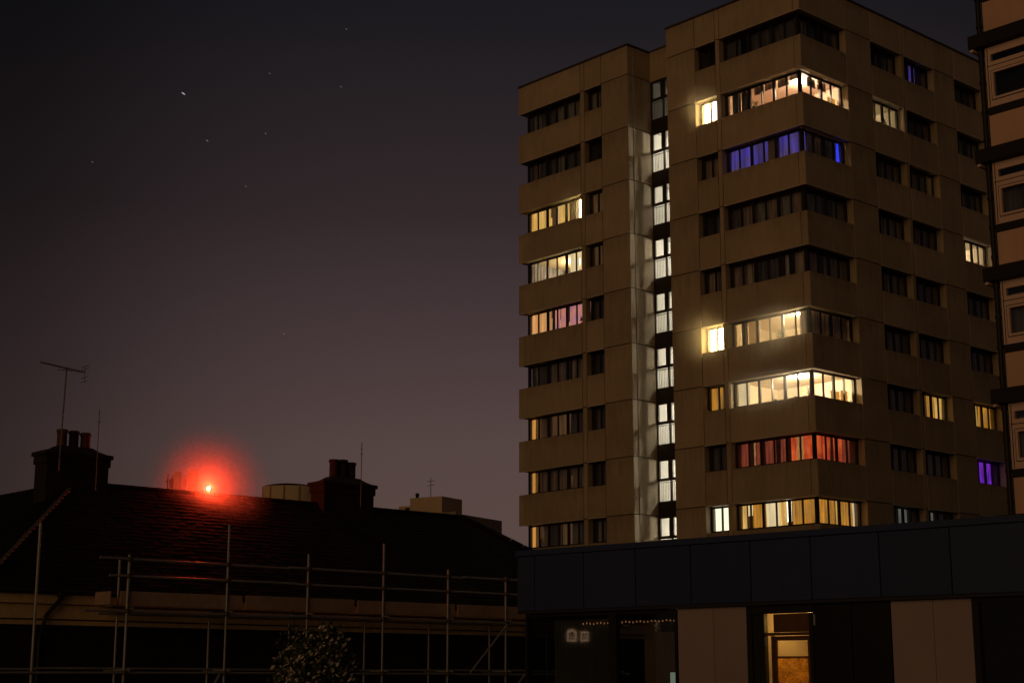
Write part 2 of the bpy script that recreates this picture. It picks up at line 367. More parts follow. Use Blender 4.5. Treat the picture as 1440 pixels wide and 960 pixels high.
# windows ---------------------------------------------------------------------------------
FD = (RC, RC + .07)
def pane_spans(a, b, pairs, thick=.13, thin=.045, jamb=.07):
    """panes between a and b: pairs of lights with a thin bar inside a pair and a broad mullion between pairs"""
    w = (b - a - 2 * jamb - thick * (pairs - 1) - thin * pairs) / (2 * pairs); out = []; p = a + jamb
    for i in range(pairs):
        out.append((p, p + w)); out.append((p + w + thin, p + 2 * w + thin)); p += 2 * w + thin + thick
    return out
def frame_run(mb, face, a, b, spans, z0, z1, d=FD):
    fbox(mb, face, a, b, *d, z1 - .085, z1); fbox(mb, face, a, b, *d, z0, z0 + .075)
    e = [a] + [x for s in spans for x in s] + [b]
    for i in range(0, len(e), 2): fbox(mb, face, e[i], e[i + 1], d[0] - .012, d[1] + .003, z0 + .075, z1 - .085)
def add_pane(win, face, s, z0, z1, d=None, mat='glass'):
    d = d if d is not None else (FD[0] + FD[1]) / 2
    return cbox('pane', face[0](s[0] - .005, d - .004, z0), face[0](s[1] + .005, d + .004, z1), M[mat], win)
def curtain(win, face, s0, s1, z0, z1, mat, d=.60, amp=.035, name='curtain'):
    n = max(4, int((s1 - s0) / .045)); mb = MB(); ph = random.random() * 6; fr = 26 + 8 * random.random()
    vs = []
    for j, z in enumerate((z0, (z0 + z1) / 2, z1)):
        for i in range(n + 1):
            s = s0 + (s1 - s0) * i / n
            vs.append(face[0](s, d + amp * math.sin(ph + fr * s + .35 * j) + .4 * amp * math.sin(2.3 * fr * s + j), z))
    mb.add(vs, [(j * (n + 1) + i, j * (n + 1) + i + 1, (j + 1) * (n + 1) + i + 1, (j + 1) * (n + 1) + i) for j in range(2) for i in range(n)], True)
    return mb.build(name, M[mat], win)
def dress(win, face, spans, specs, z0, z1):
    """specs: one entry per pane; a material key, a list of (key, from, to[, zfrom, zto]) in fractions of the pane, or None"""
    for s, sp in zip(spans, specs):
        if not sp: continue
        if isinstance(sp, str): sp = [(sp, -.13, 1.13)]
        for it in sp:
            key, f0, f1 = it[:3]; g0, g1 = it[3:5] if len(it) > 3 else (0, 1)
            if s[0] > s[1]: s = s[::-1]
            w = s[1] - s[0]; h = z1 - z0
            blind = 'blind' in M[key].name
            curtain(win, face, s[0] + w * f0, s[0] + w * f1, z0 + h * g0, z0 + h * g1, key, amp=.004 if blind else .035, name='blind' if blind else 'curtain')
def small_window(k, face, o, specs, pairs=1, rev=False):
    z1 = zs(k); z0 = z1 - OPEN
    sp = pane_spans(o[0] + .02, o[1] - .02, pairs) if pairs > 1 else [(o[0] + .10, (o[0] + o[1]) / 2 - .03), ((o[0] + o[1]) / 2 + .03, o[1] - .10)]
    mb = MB(); frame_run(mb, face, o[0] + .015, o[1] - .015, sp, z0 + .004, z1 - .012)
    w = mb.build('window', M['frame'], TW)
    for s in sp: add_pane(w, face, s, z0 + .07, z1 - .09)
    spx = sp[::-1] if rev else sp
    dress(w, face, spx, specs, z0, z1)
    return w
def corner_window(k, left, specsA, specsB):
    """ribbon window that turns the corner: six lights on the street face, four round the corner"""
    z1 = zs(k); z0 = z1 - OPEN
    if left: a0, a1, f2 = LP[1], LEN - RC, fC
    else: a0, a1, f2 = RC, AP[0], fB
    spA = pane_spans(a0 + (.02 if left else .06), a1 - (.06 if left else .02), 3); spB = pane_spans(RC + .06, 3.38, 2)
    mb = MB(); zt, zb = z1 - .012, z0 + .004
    frame_run(mb, fA, a0 + (.02 if left else .06), a1 - (.06 if left else .02), spA, zb, zt)
    frame_run(mb, f2, RC + .085, 3.38, spB, zb, zt)
    cx = -(LEN - RC) if left else -RC; sg = 1 if left else -1
    mb.box((cx - .008 * sg, RC - .008, zb - .002), (cx + .088 * sg, RC + .086, zt + .002))
    w = mb.build('corner_window', M['frame'], TW)
    for s in spA: add_pane(w, fA, s, z0 + .07, z1 - .09)
    for s in spB: add_pane(w, f2, s, z0 + .07, z1 - .09)
    dress(w, fA, spA[::-1], specsA, z0, z1)        # listed from the picture's left to right
    dress(w, f2, spB, specsB, z0, z1)
    return w
def room(name, lo, hi, mat, openside, lamp=None, energy=0, col=(1, .78, .5), furn=(), shade='lampshade'):
    """the lit room behind a window: walls, floor and ceiling, open towards the glazing"""
    x0, y0, z0 = lo; x1, y1, z1 = hi; mb = MB()
    Q = {'floor': ((x0, y0, z0), (x1, y0, z0), (x1, y1, z0), (x0, y1, z0)), 'ceil': ((x0, y0, z1), (x0, y1, z1), (x1, y1, z1), (x1, y0, z1)),
         '-x': ((x0, y0, z0), (x0, y1, z0), (x0, y1, z1), (x0, y0, z1)), '+x': ((x1, y0, z0), (x1, y0, z1), (x1, y1, z1), (x1, y1, z0)),
         '-y': ((x0, y0, z0), (x0, y0, z1), (x1, y0, z1), (x1, y0, z0)), '+y': ((x0, y1, z0), (x1, y1, z0), (x1, y1, z1), (x0, y1, z1))}
    for q, p in Q.items():
        if q not in openside: mb.quad(*p)
    r = mb.build(name, M[mat], TW)
    for nm, a, b, m in furn: cbox(nm, a, b, M[m], r, .01)
    if lamp:
        ld = bpy.data.lights.new('ceiling_lamp', 'POINT'); ld.energy = energy; ld.color = col; ld.shadow_soft_size = .09
        lo_ = bpy.data.objects.new('ceiling_lamp_light', ld); COL.objects.link(lo_); lo_.parent = r; lo_.location = (lamp[0], lamp[1], lamp[2] - .20)
        m = MB(); m.lathe((lamp[0], lamp[1], lamp[2] - .10), [(.05, .0), (.13, .02), (.12, .07), (.03, .10)], 12); m.build('pendant_shade', M[shade], r)
    return r
D, G, B_, P_ = 'c_dark', 'c_grey', 'c_brown', 'c_pale'
am, gd, crm, wh, rd, rl, bl = 'e_amber', 'e_gold', 'e_cream', 'e_white', 'e_red', 'e_redlo', 'e_blue'
RIGHT = {   # corner windows of the right wing: street face (6), side face (4)
 1: ([D, None, D, D, D, D], [G, D, None, D]),
 2: ([[(D, 0, .8)], [(D, .22, 1)], [('c_brown', 0, 1, .68, 1)], [('c_brown', 0, 1, .72, 1)], [('c_brown', 0, 1, .66, 1)], [(P_, 0, 1, .80, 1)]][:6], [None, [(B_, 0, 1, .6, 1)], [(B_, 0, 1, .62, 1)], [('e_orange', 0, .9, .1, .5)]]),
 3: ([bl, bl, bl, B_, bl, bl], [G, B_, G, [(G, 0, .7), ('e_bluehot', .72, 1)]]),
 4: ([D, B_, G, B_, G, B_], [G, G, D, G]),
 5: ([B_, [(B_, 0, .5), (P_, .55, 1)], D, D, [(P_, .6, 1)], P_], [B_, [(B_, 0, .5)], B_, [(B_, 0, .7)]]),
 6: ([[(D, 0, .6)], [(P_, 0, .25), ('e_pattern', .3, 1)], None, None, None, [(B_, .3, 1)]], [B_, B_, B_, B_]),
 7: ([[('e_cream', 0, 1)], None, None, None, None, None], [None, None, [('e_orange', 0, 1, 0, .42)], [('e_orange', 0, .8, 0, .5)]]),
 8: ([[(rl, .15, 1)], [(rl, 0, .7), ('e_pattern', .75, .9)], [(rl, .1, 1)], [(rl, 0, .75)], [('e_pattern', 0, .5), (rd, .5, 1)], rd], [rd, [(rd, 0, .85)], [(rd, .1, 1)], [(rl, 0, .8)]]),
 9: ([[(crm, .1, .55, .55, 1), (gd, .6, 1)], am, crm, [(wh, 0, .4, .2, 1), (gd, .4, 1)], am, am], [am, am, [(gd, 0, .18), (am, .18, 1)], [(am, 0, .75), (crm, .75, 1)]]),
 10: ([D] * 6, [D] * 4), 11: ([D] * 6, [D] * 4)}
LEFT = {    # corner windows of the left wing
 1: ([G, D, D, G, G, B_], [D] * 4), 2: ([B_, D, D, G, D, D], [D] * 4),
 3: ([gd, gd, [(crm, 0, .12), ('e_dimamber', .12, 1)], gd, [(crm, 0, .2), ('e_dimamber', .25, 1)], [('e_dimamber', 0, .55), ('e_blaze', .7, 1)]], [gd] * 4),
 4: ([None, None, None, None, [(crm, 0, 1)], [(crm, 0, 1)]], [D] * 4),
 5: (['e_peach', 'e_peach', [('e_pink', 0, .55), (D, .55, 1, .12, 1)], [(D, 0, .3, .12, 1), ('e_pink', .3, 1)], 'e_pink', 'e_pink'], ['e_peach'] * 4),
 6: ([G, D, B_, G, [(G, 0, .5), (P_, .6, .9)], B_], [D] * 4),
 7: (['e_dimamber', B_, 'e_dimamber', 'e_dimamber', D, D], ['e_orange'] * 4),
 8: ([P_, B_, B_, B_, B_, B_], ['e_orange'] * 4),
 9: (['e_dimamber', B_, D, 'e_dimamber', G, D], ['e_orange'] * 4),
 10: ([D] * 6, [D] * 4), 11: ([D] * 6, [D] * 4)}
RSMALL = {1: [None, None], 2: ['e_blaze', 'e_white'], 3: [B_, B_], 4: [None, D], 5: [B_, D], 6: ['e_blaze', 'e_blaze'], 7: ['e_amber', [('e_orange', .1, .6), (B_, .6, 1)]], 8: [D, D], 9: ['e_cool', 'e_cool'], 10: [D, D], 11: [D, D]}
LSMALL = {1: [G, D], 2: [[(G, .2, .5)], None], 3: ['e_dimamber', 'e_dimamber'], 4: ['e_dimamber', B_], 5: [D, D], 6: [[(P_, .3, .45)], D], 7: [D, None], 8: [None, D], 9: [G, D], 10: [D, D], 11: [D, D]}
SIDE = {    # side face: three windows of four lights
 1: ([G, None, D, G], [D, [(G, 0, 1)], [('e_blue', .0, .9)], D], [D, G, D, D]),
 2: ([crm, None, None, None], [D, 'c_blue', D, D], [D, G, D, G]),
 3: ([[(P_, 0, .4, .3, 1)], D, G, G], [D, [(am, .3, .6), (G, .6, 1)], G, [(G, 0, .5), (gd, .55, .8)]], [D, G, D, D]),
 4: ([P_, G, P_, G], [D, G, G, D], [crm, None, None, None]),
 5: ([P_, [(G, .3, 1)], P_, G], [G, D, 'c_blue', D], [D, G, D, G]),
 6: ([D, D, G, D], ['c_blue', G, 'c_blue', G], [G, 'c_blue', G, [('c_blue', 0, .6)]]),
 7: ([G, D, G, D], ['e_dimamber', [('e_dimamber', .2, 1)], am, gd], [am, gd, am, am]),
 8: ([D, [(B_, .6, 1)], B_, D], [D, G, P_, G], ['e_purple', 'e_purple', 'e_purple', [('e_purple', 0, .5)]]),
 9: (['e_grey', [(G, .0, 1)], 'e_grey', G], [G, 'e_grey', G, G], [G, D, G, D]),
 10: ([D] * 4,) * 3, 11: ([D] * 4,) * 3}
for k in range(1, NF + 1):
    corner_window(k, False, *RIGHT[k]); corner_window(k, True, *LEFT[k])
    small_window(k, fA, AO, RSMALL[k], rev=True); small_window(k, fA, LO, LSMALL[k], rev=True)
    for o, sp in zip(BO, SIDE[k]): small_window(k, fB, o, sp, pairs=2)
# the rooms behind curtains, unlit
LITROOM = {('R', 2), ('R', 6), ('R', 7), ('L', 4), ('B0', 2), ('B2', 4)}
def liners():
    for k in range(1, NF + 1):
        z = zs(k)
        if ('R', k) not in LITROOM: room('room', (-4.55, .47, z - 2.35), (-.47, 3.35, z + .02), 'roomdark', ('-y', '+x'))
        if ('L', k) not in LITROOM: room('room', (-LEN + .47, .47, z - 2.35), (-13.85, 3.35, z + .02), 'roomdark', ('-y', '-x'))
        for o in (AO, LO): room('room', (-o[1] + .02, .425, z - 2.35), (-o[0] - .02, 2.2, z + .02), 'roomdark', ('-y',))
        for i, o in enumerate(BO):
            if ('B%d' % i, k) not in LITROOM: room('room', (-2.4, o[0] + .02, z - 2.35), (-.425, o[1] - .02, z + .02), 'roomdark', ('+x',))
liners()
# lit rooms one can look into
def corner_room(k, mat, lamp, energy, col, furn=(), shade='lampshade'):
    z = zs(k); room('room', (-4.55, .47, z - 2.35), (-.47, 3.35, z + .02), mat, ('-y', '+x'), (lamp[0], lamp[1], z + .02), energy, col, furn, shade)
def near_wall(k, a, b, z0, z1, m, d=3.2): return ('cupboard', (-a, d, zs(k) + z0), (-b, d + .12, zs(k) + z1), m)
corner_room(2, 'roompeach', (-1.1, 1.5), 330, (1, .72, .46), [('picture', (-2.6, 3.28, zs(2) - .9), (-2.0, 3.34, zs(2) - .45), 'furn')])
corner_room(6, 'roomwall', (-1.35, .85), 300, (1, .74, .42), [('wardrobe', (-3.2, 2.7, zs(6) - 2.3), (-2.5, 3.3, zs(6) - .42), 'roompeach'), ('picture', (-1.9, 3.28, zs(6) - .8), (-1.5, 3.34, zs(6) - .4), 'furn')], 'lampbright')
corner_room(7, 'roomwall', (-1.7, 1.3), 460, (1, .80, .55), [('picture', (-3.6, 3.28, zs(7) - .8), (-3.2, 3.34, zs(7) - .4), 'furn'), ('cupboard', (-3.0, 2.8, zs(7) - 2.3), (-2.5, 3.3, zs(7) - .5), 'roompeach'), ('shelf', (-4.5, 2.0, zs(7) - 1.0), (-4.3, 2.9, zs(7) - .9), 'wood')], 'lampbright')
z = zs(4); room('room', (-LEN + .47, .47, z - 2.35), (-13.85, 3.35, z + .02), 'roomwall', ('-y',), (-16.1, 1.9, z + .02), 300, (1, .76, .42),
     [('wardrobe', (-17.6, 2.7, z - 2.3), (-16.7, 3.3, z - .45), 'roompeach'), ('picture', (-15.6, 3.28, z - .85), (-15.1, 3.34, z - .45), 'furn')])
z = zs(2); room('room', (-3.2, BO[0][0] + .03, z - 2.35), (-.47, BO[0][1] - .03, z + .02), 'roomwall', ('+x',), (-1.8, 6.6, z + .02), 34, (1, .82, .55), [('plant_stand', (-1.0, 6.9, z - 1.2), (-.75, 7.1, z - .7), 'furn')])
z = zs(4); room('room', (-3.2, BO[2][0] + .03, z - 2.35), (-.47, BO[2][1] - .03, z + .02), 'roomwall', ('+x',), (-1.6, 13.9, z + .02), 60, (1, .80, .55), [('cupboard', (-3.1, 14.1, z - 2.3), (-2.6, 14.7, z - .45), 'wood')])

# plants and ornaments on the sills
def sill_plant(k, face, s, d=.52, leafy=True, r=.07):
    m = MB(); x, y, z = face[0](s, d, zs(k) - OPEN + .02); m.lathe((x, y, z), [(r * .7, 0), (r, .12), (r * 1.05, .14), (r * .9, .15)], 10); o = m.build('sill_pot', M['pot'], TW)
    if leafy:
        m = MB()
        for _ in range(46):
            a = random.random() * 6.28; h = .15 + .32 * random.random(); q = r * (.4 + 2.0 * random.random()); c = Vector((x + q * math.cos(a), y + q * .5 * math.sin(a), z + h)); u = Vector((random.gauss(0, 1), random.gauss(0, 1), random.gauss(0, 1))).normalized(); w = u.orthogonal()
            m.add([c - u * .05, c + w * .02, c + u * .05, c - w * .02], [(0, 1, 2, 3)])
        m.build('leaves', M['leaf'], o)
sill_plant(2, fA, 3.05); sill_plant(2, fA, 5.15); sill_plant(7, fA, .62); sill_plant(7, fA, 2.45, leafy=False); sill_plant(2, fB, 6.9); sill_plant(2, fB, 1.75, leafy=False); sill_plant(6, fA, 2.05); sill_plant(4, fA, 15.4); sill_plant(4, fA, 16.9, leafy=False); sill_plant(5, fA, 14.3); sill_plant(9, fA, 17.3); sill_plant(1, fA, 3.3)

# stair between the wings: tall lights on every landing, white light within
def stair(k):
    z1 = zs(k) - .02; z0 = z1 - 2.06; Y = 1.66
    cols = [(10.42, 9.68), (9.60, 8.86), (8.78, 8.04)]; mb = MB(); zt = z1 - 1.02
    bx = lambda a, b, c, d, e=0.0: mb.box((-a, Y - .02 - e, c), (-b, Y + .06, d))
    bx(10.46, 7.94, z1 - .05, z1); bx(10.46, 7.94, z0, z0 + .05)
    xs = [10.46] + [v for c in cols for v in c] + [7.94]
    for i in range(0, len(xs), 2): bx(xs[i] - .0, xs[i + 1], z0 + .05, z1 - .05, .004)
    for c in cols: bx(c[0], c[1], zt - .035, zt + .035)
    # opening sash round the upper light
    for c in cols:
        for a, b, c0, c1 in ((c[0], c[0] - .09, zt + .035, z1 - .05), (c[1] + .11, c[1], zt + .035, z1 - .05), (c[0] - .09, c[1] + .11, z1 - .11, z1 - .05), (c[0] - .09, c[1] + .11, zt + .035, zt + .09)):
            mb.box((-a, Y - .035, c0), (-b, Y + .045, c1))
    w = mb.build('stair_window', M['frame'], TW)
    for c in cols:
        cbox('pane', (-c[0], Y + .012, z0 + .05), (-c[1], Y + .02, zt - .03), M['glass'], w); cbox('pane', (-c[0] + .08, Y + .012, zt + .08), (-c[1] - .10, Y + .02, z1 - .10), M['glass'], w)
    cbox('stair_spandrel', (-10.46, Y - .03, z1 - H + .004), (-7.92, Y + .06, z0 - .004), M['frame'], TW)
    mb = MB()
    for i in range(24):
        x = -10.36 + i * .1; mb.box((x, Y + .12, z0 - .1), (x + .016, Y + .136, z0 + .95))
    mb.box((-10.44, Y + .11, z0 + .95), (-7.96, Y + .15, z0 + .985)); mb.build('balustrade', M['stripe'], w)
    lit = True
    r = room('stair_landing', (-10.44, Y + .068, z1 - H + .15), (-7.95, 5.2, z1 + .06), 'roomwhite', ('-y',))
    if lit:
        ld = bpy.data.lights.new('landing_lamp', 'POINT'); ld.energy = (230 if k > 1 else 12) * (.75 + .5 * random.random()); ld.color = (1, .91, .74); ld.shadow_soft_size = .03
        lo = bpy.data.objects.new('landing_lamp_light', ld); COL.objects.link(lo); lo.parent = r; lo.location = (-8.2, 3.3, z1 - .32)
        m = MB(); m.lathe((-8.2, 3.3, z1 - .06), [(.16, 0), (.17, .03), (.15, .08), (.05, .1)], 12); m.build('bulkhead_lamp', M['lampshade' if k > 1 else 'roomwhite'], r)
for k in range(1, NF + 1): stair(k)

# ================================================================ apartment block at the right edge
RB = empty('apartment_block', (11.617, 36.0, 0), -47.7)
tag(RB, 'pink panelled apartment block with dark floor edges cut off by the right picture edge', 'apartment block')
def rbx(name, a, b, mat, parent=RB, bev=.006): return cbox(name, a, b, M[mat], parent, bev)
XE = 6.2; FH = 2.93
rbx('core_wall', (-.14, .30, 0), (XE, 7.0, 21.6), 'slab')
pp = MB(); pp.tube((-.26, .06, 0), (-.26, .06, 21.8), .065, n=10)
for q in range(30): pp.tube((-.26, .06, .4 + q * .73), (-.26, .06, .47 + q * .73), .082, n=10)
pp.build('downpipe', M['blackmetal'], RB)
rbx('corner_post', (-.20, .10, 0), (-.15, .32, 21.5), 'slab')
for n in range(-4, 2):
    t = 16.98 + FH * n
    rbx('floor_edge', (-.48, -.15, t - .34), (XE, .34, t), 'slab'); rbx('edge_bracket', (-.45, -.12, t - .41), (-.36, .30, t - .344), 'pinkframe')
    rbx('panel_rail', (-.15, .02, t - 2.07), (XE, .31, t - 1.885), 'slab')
    for x0, x1 in ((-.15, 2.95), (2.97, XE)):
        rbx('panel', (x0, .06, t - FH + .01), (x1, .32, t - 2.075), 'pinkpanel')
        f = MB(); y0, y1 = .05, .16; zt, zb = t - .353, t - 1.88
        for a, b, c, d in ((x0, x1, zt - .19, zt), (x0, x1, zt - .62, zt - .375), (x0, x1, zb, zb + .18)): f.box((a, y0, c), (b, y1, d))
        for a, b in ((x0, x0 + .14), ((x0 + x1) / 2 - .07, (x0 + x1) / 2 + .07), (x1 - .14, x1)):
            f.box((a, y0 + .002, zt - .375), (b, y1 - .002, zt - .19)); f.box((a, y0 + .002, zb + .18), (b, y1 - .002, zt - .62))
        for a, b in ((x0 + .14, (x0 + x1) / 2 - .07), ((x0 + x1) / 2 + .07, x1 - .14)):     # opening sash, set proud
            for p in ((a, a + .055, zb + .18, zt - .62), (b - .055, b, zb + .18, zt - .62), (a + .055, b - .055, zb + .18, zb + .235), (a + .055, b - .055, zt - .675, zt - .62)):
                f.box((p[0], y0 - .02, p[2]), (p[1], y0 + .07, p[3]))
        w = f.build('window', M['pinkframe'], RB)
        gk = MB()  # black strips put in for the shadow gaps round sashes and frame
        for a, b in ((x0 + .14, (x0 + x1) / 2 - .07), ((x0 + x1) / 2 + .07, x1 - .14)):
            gk.box((a - .02, y0 - .006, zb + .18), (a - .002, y0 + .02, zt - .62)); gk.box((b + .002, y0 - .006, zb + .18), (b + .02, y0 + .02, zt - .62))
            gk.box((a - .02, y0 - .006, zb + .160), (b + .02, y0 + .02, zb + .178)); gk.box((a - .02, y0 - .006, zt - .618), (b + .02, y0 + .02, zt - .600))
        gk.box((x0 + .03, y0 - .006, zt - .495), (x1 - .03, y0 + .02, zt - .477)); gk.box((x0 + .05, y0 - .005, zb + .02), (x0 + .068, y0 + .02, zt - .03)); gk.build('gasket', M['blackmetal'], w)
        for a, b in ((x0 + .14, (x0 + x1) / 2 - .07), ((x0 + x1) / 2 + .07, x1 - .14)):
            cbox('pane', (a, .10, zt - .375), (b, .108, zt - .19), M['glass'], w); cbox('pane', (a + .05, .10, zb + .23), (b - .05, .108, zt - .67), M['glass'], w)
            if n < 0:
                me = MB(); nn = 16; ww = (b - a) * .5
                me.add([(a + .03 + ww * i / nn, .22 + .02 * math.sin(i * 1.9), zz) for zz in (zb + .1, zt - .3) for i in range(nn + 1)], [(i, i + 1, nn + 2 + i, nn + 1 + i) for i in range(nn)], True)
                me.build('curtain', M['c_dark'], w)

# ================================================================ dark shop building in front
NB = empty('shop_building', (3.954, 33.441, 0), -42.8)
tag(NB, 'low dark grey clad shop building with glazed front, beige boards and a lit doorway', 'shop')
def nbx(name, a, b, mat, parent=NB, bev=.006): return cbox(name, a, b, M[mat], parent, bev)
X0, X1, DEP = -5.23, 11.7, 5.8
js = [X0, -4.69, -3.21, -1.73, -.24, 1.28, 2.72, 4.26, 5.75, 7.24, 8.73, 10.22, X1]
for a, b in zip(js, js[1:]): nbx('fascia_panel', (a + .012, 0, 3.12), (b - .012, .10, 4.36), 'fascia')
nbx('fascia_backing', (X0 + .05, .101, 3.07), (X1, .30, 4.40), 'blackpanel')
for i in range(4): nbx('fascia_panel', (X0, .11 + i * 1.4, 3.12), (X0 + .10, .11 + i * 1.4 + 1.38, 4.36), 'fascia')
nbx('coping', (X0 - .03, -.04, 4.37), (X1, .34, 4.50), 'fascia'); nbx('coping', (X0 - .03, .345, 4.37), (X0 + .34, DEP, 4.50), 'fascia')
nbx('soffit_trim', (X0 + .02, -.012, 3.05), (X1, .12, 3.115), 'fasciatrim')
nbx('roof', (X0 + .12, .31, 3.9), (X1, DEP, 4.1), 'blackpanel')
nbx('ceiling', (X0 + .12, .31, 3.02), (X1, DEP, 3.06), 'blackpanel')
nbx('back_wall', (X0 + 3.2, DEP - .2, 0), (X1, DEP, 3.9), 'blackpanel'); nbx('side_wall', (X1 - .2, .31, 0), (X1, DEP - .21, 3.0), 'blackpanel')
nbx('floor', (X0 + .12, .1, 0), (X1, DEP, .06), 'dado')
YG = .16
def post(x0, x1, name='mullion', y0=.08, y1=.24): return nbx(name, (x0, y0, .06), (x1, y1, 3.045), 'blackmetal')
post(-5.05, -4.99, 'corner_post'); post(-2.58, -2.36, y1=.23); post(-.76, -.70); post(1.09, 1.21); post(6.08, 6.20); post(8.6, 8.75)
nbx('door_head', (1.21, .09, 2.88), (2.66, .25, 3.045), 'blackmetal')
for a, b in ((-4.985, -2.585), (-2.355, -.765), (6.205, 8.595), (8.755, 11.45)):
    f = MB(); f.box((a, .10, .06), (b, .22, .16)); f.box((a, .10, 2.97), (b, .22, 3.04)); f = f.build('shop_window', M['blackmetal'], NB)
    cbox('pane', (a, YG, .15), (b, YG + .012, 2.98), M['glass_dark'], f)
f = MB(); f.box((-5.05, .25, .06), (-4.99, 3.2, .16)); f.box((-5.05, .25, 2.97), (-4.99, 3.2, 3.04)); f = f.build('shop_window', M['blackmetal'], NB)
cbox('pane', (-5.026, .25, .15), (-5.014, 3.2, 2.98), M['glass_dark'], f)
# vertical blind in the first bay
vb = MB()
for i in range(38):
    x = -4.36 + i * .047; a = .5 + .25 * random.random()
    dx, dy = .030 * math.cos(a), .030 * math.sin(a)
    vb.box((x - .001, .34 - dy, .2), (x + dx, .34 + dy, 2.95))
tag(vb.build('vertical_blind', M['blind'], NB), kind='stuff')
nbx('pelmet', (-4.40, .31, 2.90), (-2.6, .37, 3.0), 'blackmetal')
nbx('counter', (-3.9, 1.6, .06), (-1.2, 2.2, 1.1), 'furn'); nbx('notice', (-.98, .20, .9), (-.80, .206, 1.72), 'paper')
nbx('partition', (-.72, .26, .06), (-.64, DEP - .21, 3.01), 'blackpanel')
# beige boards and the black panel
for x0, x1 in ((-.68, 1.07), (4.40, 6.06)):
    m_ = (x0 + x1) / 2 + .05
    nbx('board', (x0, .10, .08), (m_ - .004, .20, 3.04), 'palebd'); nbx('board', (m_ + .004, .10, .08), (x1, .20, 3.04), 'palebd')
for x0, x1 in ((2.67, 3.52), (3.54, 4.38)): nbx('board', (x0, .09, .08), (x1, .21, 3.04), 'blackpanel')
# doorway with the lit lobby
for a, b in ((1.22, 1.50), (2.56, 2.65)): nbx('door_jamb', (a, .10, .06), (b, .24, 2.875), 'blackmetal')
nbx('transom', (1.505, .12, 2.44), (2.555, .22, 2.50), 'wood'); nbx('transom_panel', (1.70, .14, 2.505), (2.555, .20, 2.87), 'wood')
nbx('side_light_frame', (1.64, .12, .06), (1.695, .22, 2.435), 'wood')
cbox('pane', (1.505, .16, .1), (1.635, .17, 2.435), M['glass'], NB); cbox('pane', (1.505, .16, 2.505), (1.695, .17, 2.87), M['glass'], NB)
lb = MB(); x0, x1, y0, y1, z0, z1 = 1.30, 2.60, .26, 2.4, .07, 2.95
for p in (((x0, y0, z0), (x0, y1, z0), (x0, y1, z1), (x0, y0, z1)), ((x1, y0, z0), (x1, y0, z1), (x1, y1, z1), (x1, y1, z0)), ((x0, y1, z0), (x1, y1, z0), (x1, y1, z1), (x0, y1, z1)), ((x0, y0, z1), (x0, y1, z1), (x1, y1, z1), (x1, y0, z1)), ((x0, y0, z0), (x1, y0, z0), (x1, y1, z0), (x0, y1, z0))): lb.quad(*p)
lob = lb.build('lobby', M['roomwall'], NB)
cbox('meter_box', (2.02, 2.1, 2.10), (2.34, 2.36, 2.38), M['trim'], lob, .01); cbox('shelf', (1.80, 2.0, 2.02), (2.45, 2.39, 2.06), M['wood'], lob)
ld = bpy.data.lights.new('lobby_lamp', 'POINT'); ld.energy = 16; ld.color = (1, .55, .14); ld.shadow_soft_size = .06
lo = bpy.data.objects.new('lobby_lamp_light', ld); COL.objects.link(lo); lo.parent = lob; lo.location = (2.0, 1.1, 2.75)
dl = MB()
for p in ((1.70, 1.76, .08, 2.43), (2.49, 2.555, .08, 2.43), (1.765, 2.485, 2.34, 2.43), (1.765, 2.485, .08, .3)): dl.box((p[0], .14, p[2]), (p[1], .19, p[3]))
door = dl.build('door', M['wood'], NB)
cbox('pane', (1.76, .16, .3), (2.49, .168, 2.00), M['doorglass'], door); cbox('glazing_bar', (1.765, .142, 2.0), (2.485, .188, 2.03), M['wood'], door); cbox('pane', (1.76, .16, 2.03), (2.49, .168, 2.34), M['glass'], door); hd = MB(); hd.tube((2.44, .09, .9), (2.44, .09, 1.3), .012); hd.build('handle', M['steel'], door)
nbx('wall_lamp', (2.70, .04, 2.62), (2.74, .09, 2.84), 'steel')

# string of small lights hung inside the shop window
SL = empty('string_lights', (3.954, 33.441, 0), -42.8); tag(SL, 'string of small warm lights hung inside the dark shop window', 'string lights')
cb = MB(); pts = [(-3.45 + i * .102, .27, 2.80 + .010 * math.sin(i * 1.7) + .0008 * i) for i in range(27)]
for p, q in zip(pts, pts[1:]): cb.tube(p, q, .006, n=6)
for p in (pts[0], pts[-1]): cb.tube(p, (p[0], p[1], 3.02), .005, n=6)
cb.build('cable', M['blackmetal'], SL)
bm_ = None
for p in pts:
    if bm_ is None:
        m = MB(); m.lathe((0, 0, 0), [(.006, .014), (.013, 0), (.014, -.012), (.006, -.024)], 10); o = m.build('bulb', M['bulb'], SL); bm_ = o.data; o.location = p
    else: link('bulb', bm_, None, SL, p)

# ================================================================ corner house with slate roof
HO = empty('corner_house', (-12.2245, 38.0, 0), 42.3)
tag(HO, 'old corner house with dark slate hipped roof, ochre cornice and two chimney stacks', 'house')
def hbx(name, a, b, mat, parent=HO, bev=.008): return cbox(name, a, b, M[mat], parent, bev)
EX0, EX1, YR, ZE, ZR = -.55, 23.2, 4.7, 3.70, 6.95
hbx('wall', (EX0 + .4, .30, 0), (EX1 - .4, 9.0, 3.62), 'brickdark'); hbx('wall', (EX0 + .4, 9.01, 0), (8.6, 26, 3.62), 'brickdark')
def cornice(sx, ax):
    for (z0, z1, o) in ((2.87, 2.985, .16), (3.015, 3.36, .10), (3.375, 3.60, .02)):
        if ax == 0:
            n = 6; L_ = (EX1 - EX0 - .2) / n
            for i in range(n): hbx('cornice_stone', (EX0 + .1 + i * L_ + .002, o, z0), (EX0 + .1 + (i + 1) * L_ - .002, .299, z1), 'stone')
        else: hbx('cornice_stone', (EX0 + o, .301, z0), (EX0 + .399, 26, z1), 'stone')
cornice(0, 0); cornice(0, 1)
